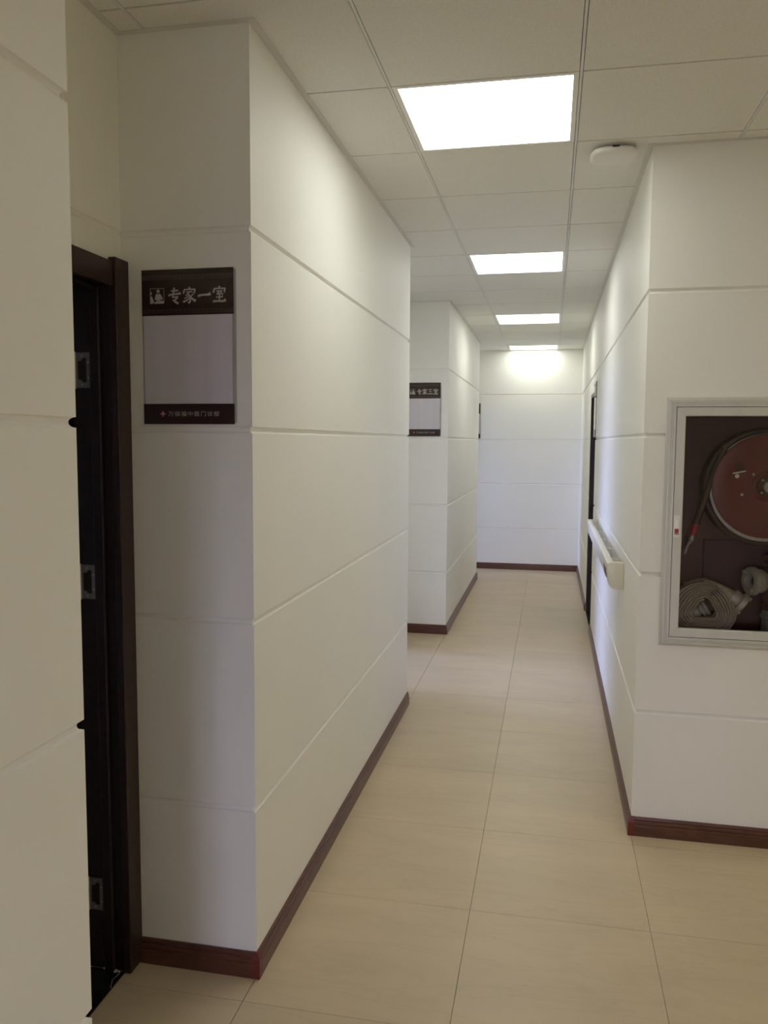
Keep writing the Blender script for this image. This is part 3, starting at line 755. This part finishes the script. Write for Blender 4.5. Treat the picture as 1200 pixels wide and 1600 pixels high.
def hose_reel():
    cx, cz = 0.834, 1.4375; yd = YR+0.055            # front disc plane
    t = empty('hose_reel', (cx, YR+0.235, cz)); tag(t, 'round red fire hose reel disc behind the cabinet glass', 'hose reel')
    yo = yd-(YR+0.235)
    ax = (0, 1, 0)
    MB().lathe([(0.0, -0.004), (0.05, -0.003), (0.060, 0.003), (0.130, 0.003), (0.140, 0.0), (0.195, 0.0), (0.203, 0.002), (0.205, 0.006), (0.203, 0.010), (0.0, 0.010)], (0, yo, 0), ax, 72).build('front_disc', 'reel', t, smooth=30)
    MB().lathe([(0.0, 0.118), (0.200, 0.118), (0.205, 0.120), (0.205, 0.126), (0.0, 0.126)], (0, yo, 0), ax, 64).build('rear_disc', 'reel', t, smooth=30)
    MB().lathe([(0.026, -0.014), (0.040, -0.014), (0.044, -0.010), (0.044, 0.0), (0.02, 0.004)], (0, yo-0.003, 0), ax, 32).build('hub', 'brownvinyl', t, smooth=40)
    MB().lathe([(0.015, -0.028), (0.022, -0.028), (0.022, 0.0)], (0, yo-0.012, 0), ax, 24).build('axle', 'cast', t, smooth=40)
    MB().lathe([(0.03, 0.01), (0.03, 0.18)], (0, yo, 0), ax, 24).build('spindle', 'dsteel', t, smooth=40)
    # pale inner rim that shows below the disc
    MB().lathe([(0.196, 0.012), (0.212, 0.013), (0.2135, 0.022), (0.198, 0.023)], (0, yo, -0.006), ax, 64, caps=False).build('rim', 'cast', t, smooth=40)
    # hose coils
    mb = MB(); pts = []
    for k in range(4*40+1):
        a = 2*PI*k/40; pts.append((0.222*math.cos(a), yo+0.036+0.0215*k/40, 0.222*math.sin(a)-0.006))
    mb.tube(pts, 0.0125, 10)
    pts = []
    for k in range(3*40+1):
        a = 2*PI*k/40; pts.append((0.198*math.cos(a), yo+0.036+0.026*k/40, 0.198*math.sin(a)))
    mb.tube(pts, 0.0125, 10)
    mb.build('wound_hose', 'rubber', t, smooth=60)
    for k, (bx_, bz) in enumerate(((-.054, .047), (-.093, -.033), (.054, -.047), (.093, .033))):
        MB().lathe([(0.0065, 0), (0.0065, 0.003), (0.004, 0.0045)], (bx_, yo-0.0005+0.003, bz), (0, -1, 0), 6).build('disc_bolt', 'steel', t)
    for a in (0.7, 2.3, 3.9, 5.5):
        MB().lathe([(0.005, 0), (0.005, 0.002), (0.0035, 0.0035)], (0.034*math.cos(a), yo-0.017, 0.034*math.sin(a)), (0, -1, 0), 8).build('hub_bolt', 'steel', t)
    MB().lathe([(0.0045, 0), (0.0085, 0), (0.0085, 0.003), (0.0045, 0.003)], (-.114, yo+0.001, .040), (0, -1, 0), 14).build('eyelet', 'steel', t, smooth=40)
    c = MB(); c.prism([(-.131, .048), (-.084, .058), (-.084, .063), (-.1315, .053)], 'y', yo-0.010, yo+0.001); c.build('crank_clip', 'steel', t)
    c = MB(); c.prism([(-.136, .088), (-.131, .088), (-.1275, .056), (-.1315, .053)], 'y', yo-0.003, yo+0.001); c.build('crank_clip', 'reel', t)
    MB().lathe([(0.009, 0), (0.018, 0), (0.019, 0.0012), (0.009, 0.0012)], (-.106, yo+0.001, .077), (0, -1, 0), 20).build('round_stamp', 'valvered', t, smooth=40)
    # loose tail with sleeve, small tap and nozzle
    def P(x, z, y=YR+0.075): return (x-cx, y-(YR+0.235), z-cz)
    tail = [P(.676, 1.585), P(.655, 1.545), P(.636, 1.485), P(.616, 1.415), P(.598, 1.350), P(.583, 1.300), P(.577, 1.278)]
    MB().tube(tail, 0.0125, 12).build('hose_tail', 'rubber', t, smooth=60)
    MB().tube([P(.5775, 1.282), P(.572, 1.262), P(.5655, 1.236)], [0.0145, 0.0145, 0.0125], 14).build('red_sleeve', 'redband', t, smooth=60)
    nz = MB(); nz.tube([P(.5655, 1.236), P(.5595, 1.222), P(.551, 1.203)], [0.0105, 0.0135, 0.0105], 14); nz.tube([P(.560, 1.222), P(.560, 1.222, YR+0.052)], 0.006, 10)
    nz.build('tap', 'steel', t, smooth=60)
    MB().tube([P(.551, 1.203), P(.5445, 1.186), P(.538, 1.160)], [0.0085, 0.0075, 0.0045], 12).build('nozzle', 'cast', t, smooth=60)
    MB().tube([P(.5595, 1.222, YR+0.054), P(.548, 1.212, YR+0.053), P(.536, 1.185, YR+0.053)], [0.004, 0.0045, 0.0035], 8).build('tap_lever', 'dsteel', t, smooth=60)
hose_reel()

def hose_roll():
    zb = KZ+0.0285
    cx, cz = 0.612, zb+0.108
    yf, yb = YR+0.045, YR+0.112
    t = empty('hose_roll', (cx, (yf+yb)/2, zb)); tag(t, 'rolled pale canvas fire hose lying in the lower left of the cabinet', 'fire hose')
    hy = (yb-yf)/2; dz = cz-zb
    turns, n = 8, 56
    r_in, r_out = 0.040, 0.1235
    def pos(th, r):
        f = (r-r_in)/(r_out-r_in)
        tri = 1+0.16*(1-f)*math.cos(3*(th-PI/2))            # the hole is roughly triangular
        x = r*tri*math.cos(th)*1.05+0.004*(1-f); z = r*tri*math.sin(th)*0.97
        z = max(z, -dz+0.0035+(r_out-r)*0.90) if z < 0 else z
        return x, z
    mb = MB(); rings = []
    tot = turns*n; th0 = PI/2
    wob = random.Random(5); offs = [wob.uniform(-0.0022, 0.0022) for _ in range(turns+2)]
    for k in range(tot+1):
        th = th0 - 2*PI*turns + 2*PI*k/n
        r = r_in+(r_out-r_in)*k/tot
        q0, q1 = pos(th, r-0.0036), pos(th, r+0.0036)
        i = k//n; f = (k % n)/n; o = offs[i]*(1-f)+offs[i+1]*f
        qm = ((q0[0]+q1[0])/2, (q0[1]+q1[1])/2)
        rings.append([(q0[0], -hy+0.003+o, q0[1]+dz), (qm[0], -hy+o, qm[1]+dz), (q1[0], -hy+0.003+o, q1[1]+dz), (q1[0], hy-0.003+o, q1[1]+dz), (qm[0], hy+o, qm[1]+dz), (q0[0], hy-0.003+o, q0[1]+dz)])
    mb.loft(rings)
    roll = mb.build('coiled_hose', 'canvas', t, smooth=50)
    # outer end runs down to the coupling at the right, turning from flat to round
    x0, z0 = pos(th0, r_out)
    path = [(x0-0.075, z0-0.018), (x0-0.040, z0-0.001), (x0, z0+0.006), (x0+0.035, z0-0.004), (x0+0.066, z0-0.024), (x0+0.098, z0-0.050), (x0+0.122, z0-0.070)]
    rings = []
    for k, (x, z) in enumerate(path):
        a = path[max(k-1, 0)]; b = path[min(k+1, len(path)-1)]; dx, dz_ = b[0]-a[0], b[1]-a[1]; l = math.hypot(dx, dz_); nx, nz = -dz_/l, dx/l
        f = max(0, (k-3)/3.0); hw_, ht = hy*(1-f)+0.033*f, 0.0036*(1-f)+0.030*f
        rings.append([(x+nx*ht*math.sin(q), -hw_*math.cos(q)-0.006*f, z+dz+nz*ht*math.sin(q)) for q in [2*PI*j/20 for j in range(20)]])
    MB().loft(rings).build('loose_end', 'canvas', t, smooth=60)
    A = Vector((x0+0.113, -0.006, z0-0.063+dz)); ax = (0.80, -0.06, -0.60)
    MB().lathe([(0.033, -0.006), (0.0345, 0.0), (0.0345, 0.020), (0.031, 0.022), (0.031, 0.028), (0.041, 0.030), (0.043, 0.034), (0.043, 0.050), (0.040, 0.053), (0.036, 0.0535), (0.030, 0.046), (0.026, 0.040)], A, ax, 36).build('coupling', 'cast', t, smooth=35)
    v = Vector(ax).normalized(); sd = v.cross(Vector((0, 1, 0))).normalized()
    for s in (1, -1):
        p = A+v*0.050+sd*0.034*s; MB().tube([p, p+v*0.012], 0.008, 10).build('coupling_lug', 'cast', t, smooth=40)
    B = Vector((-0.030, -0.004, dz-0.016)); ax2 = (0.86, -0.10, 0.50)
    MB().lathe([(0.020, -0.006), (0.0225, 0.0), (0.0225, 0.022), (0.018, 0.024), (0.018, 0.028), (0.030, 0.030), (0.030, 0.038), (0.025, 0.040), (0.025, 0.043), (0.032, 0.045), (0.032, 0.056), (0.024, 0.058)], B, ax2, 32).build('inner_coupling', 'pipe', t, smooth=35)
    MB().box(-0.001, 0.001, -hy-0.0012, -hy+0.0005, dz+0.074, dz+0.086).build('seam_mark', 'paper', t)
hose_roll()

def hydrant():
    vx, vy, zb = 0.905, YR+0.115, KZ+0.0285
    t = empty('hydrant_valve', (vx, vy, zb)); tag(t, 'red hydrant valve with grey outlet coupling, lower right inside the cabinet', 'valve')
    zc = 1.056-zb
    MB().lathe([(0.066, 0.0), (0.066, 0.012), (0.058, 0.016), (0.056, 0.072), (0.058, 0.076), (0.063, 0.080), (0.063, 0.090), (0.055, 0.094), (0.055, 0.108), (0.048, 0.110)], (0, 0, 0), (0, 0, 1), 40).build('riser_pipe', 'pipe', t, smooth=35)
    MB().lathe([(0.040, 0.109), (0.060, 0.112), (0.060, 0.126), (0.050, 0.132), (0.058, 0.165), (0.064, 0.200), (0.064, zc+0.015), (0.056, zc+0.045), (0.044, zc+0.062), (0.050, zc+0.066), (0.050, zc+0.078), (0.020, zc+0.080)], (0, 0, 0), (0, 0, 1), 40).build('valve_body', 'valvered', t, smooth=35)
    out = Vector((-0.93, -0.36, 0.03)).normalized()
    MB().lathe([(0.042, 0.035), (0.038, 0.060), (0.042, 0.068)], (0, 0, zc), out, 36).build('outlet_neck', 'valvered', t, smooth=35)
    MB().lathe([(0.029, 0.106), (0.032, 0.131), (0.042, 0.132), (0.050, 0.130), (0.0555, 0.126), (0.057, 0.121), (0.057, 0.110), (0.053, 0.105), (0.045, 0.104), (0.0475, 0.098), (0.0475, 0.078), (0.042, 0.0685), (0.028, 0.0685), (0.028, 0.106)], (0, 0, zc), out, 44, caps=False).build('outlet_coupling', 'cast', t, smooth=35)
    MB().lathe([(0.0, 0.096), (0.029, 0.0965), (0.029, 0.1)], (0, 0, zc), out, 30).build('outlet_bore', 'black', t)
    up = Vector((0, 0, 1)); side = out.cross(up).normalized()
    for a in (0.6, 0.6+PI):
        p = out*0.126+Vector((0, 0, zc))+(up*math.cos(a)+side*math.sin(a))*0.041
        MB().tube([p, p+out*0.016], 0.008, 12).build('coupling_lug', 'cast', t, smooth=40)
    hwz = zc+0.100
    h = MB(); h.lathe([(0.010, zc+0.078), (0.010, hwz+0.012)], (0, 0, 0), (0, 0, 1), 12)
    ringp = [(0.058*math.cos(2*PI*k/36), 0.058*math.sin(2*PI*k/36), hwz) for k in range(37)]; h.tube(ringp, 0.007, 8)
    for k in range(4): h.tube([(0, 0, hwz), (0.056*math.cos(k*PI/2+.4), 0.056*math.sin(k*PI/2+.4), hwz)], 0.005, 8)
    h.build('handwheel', 'reel', t, smooth=50)
hydrant()
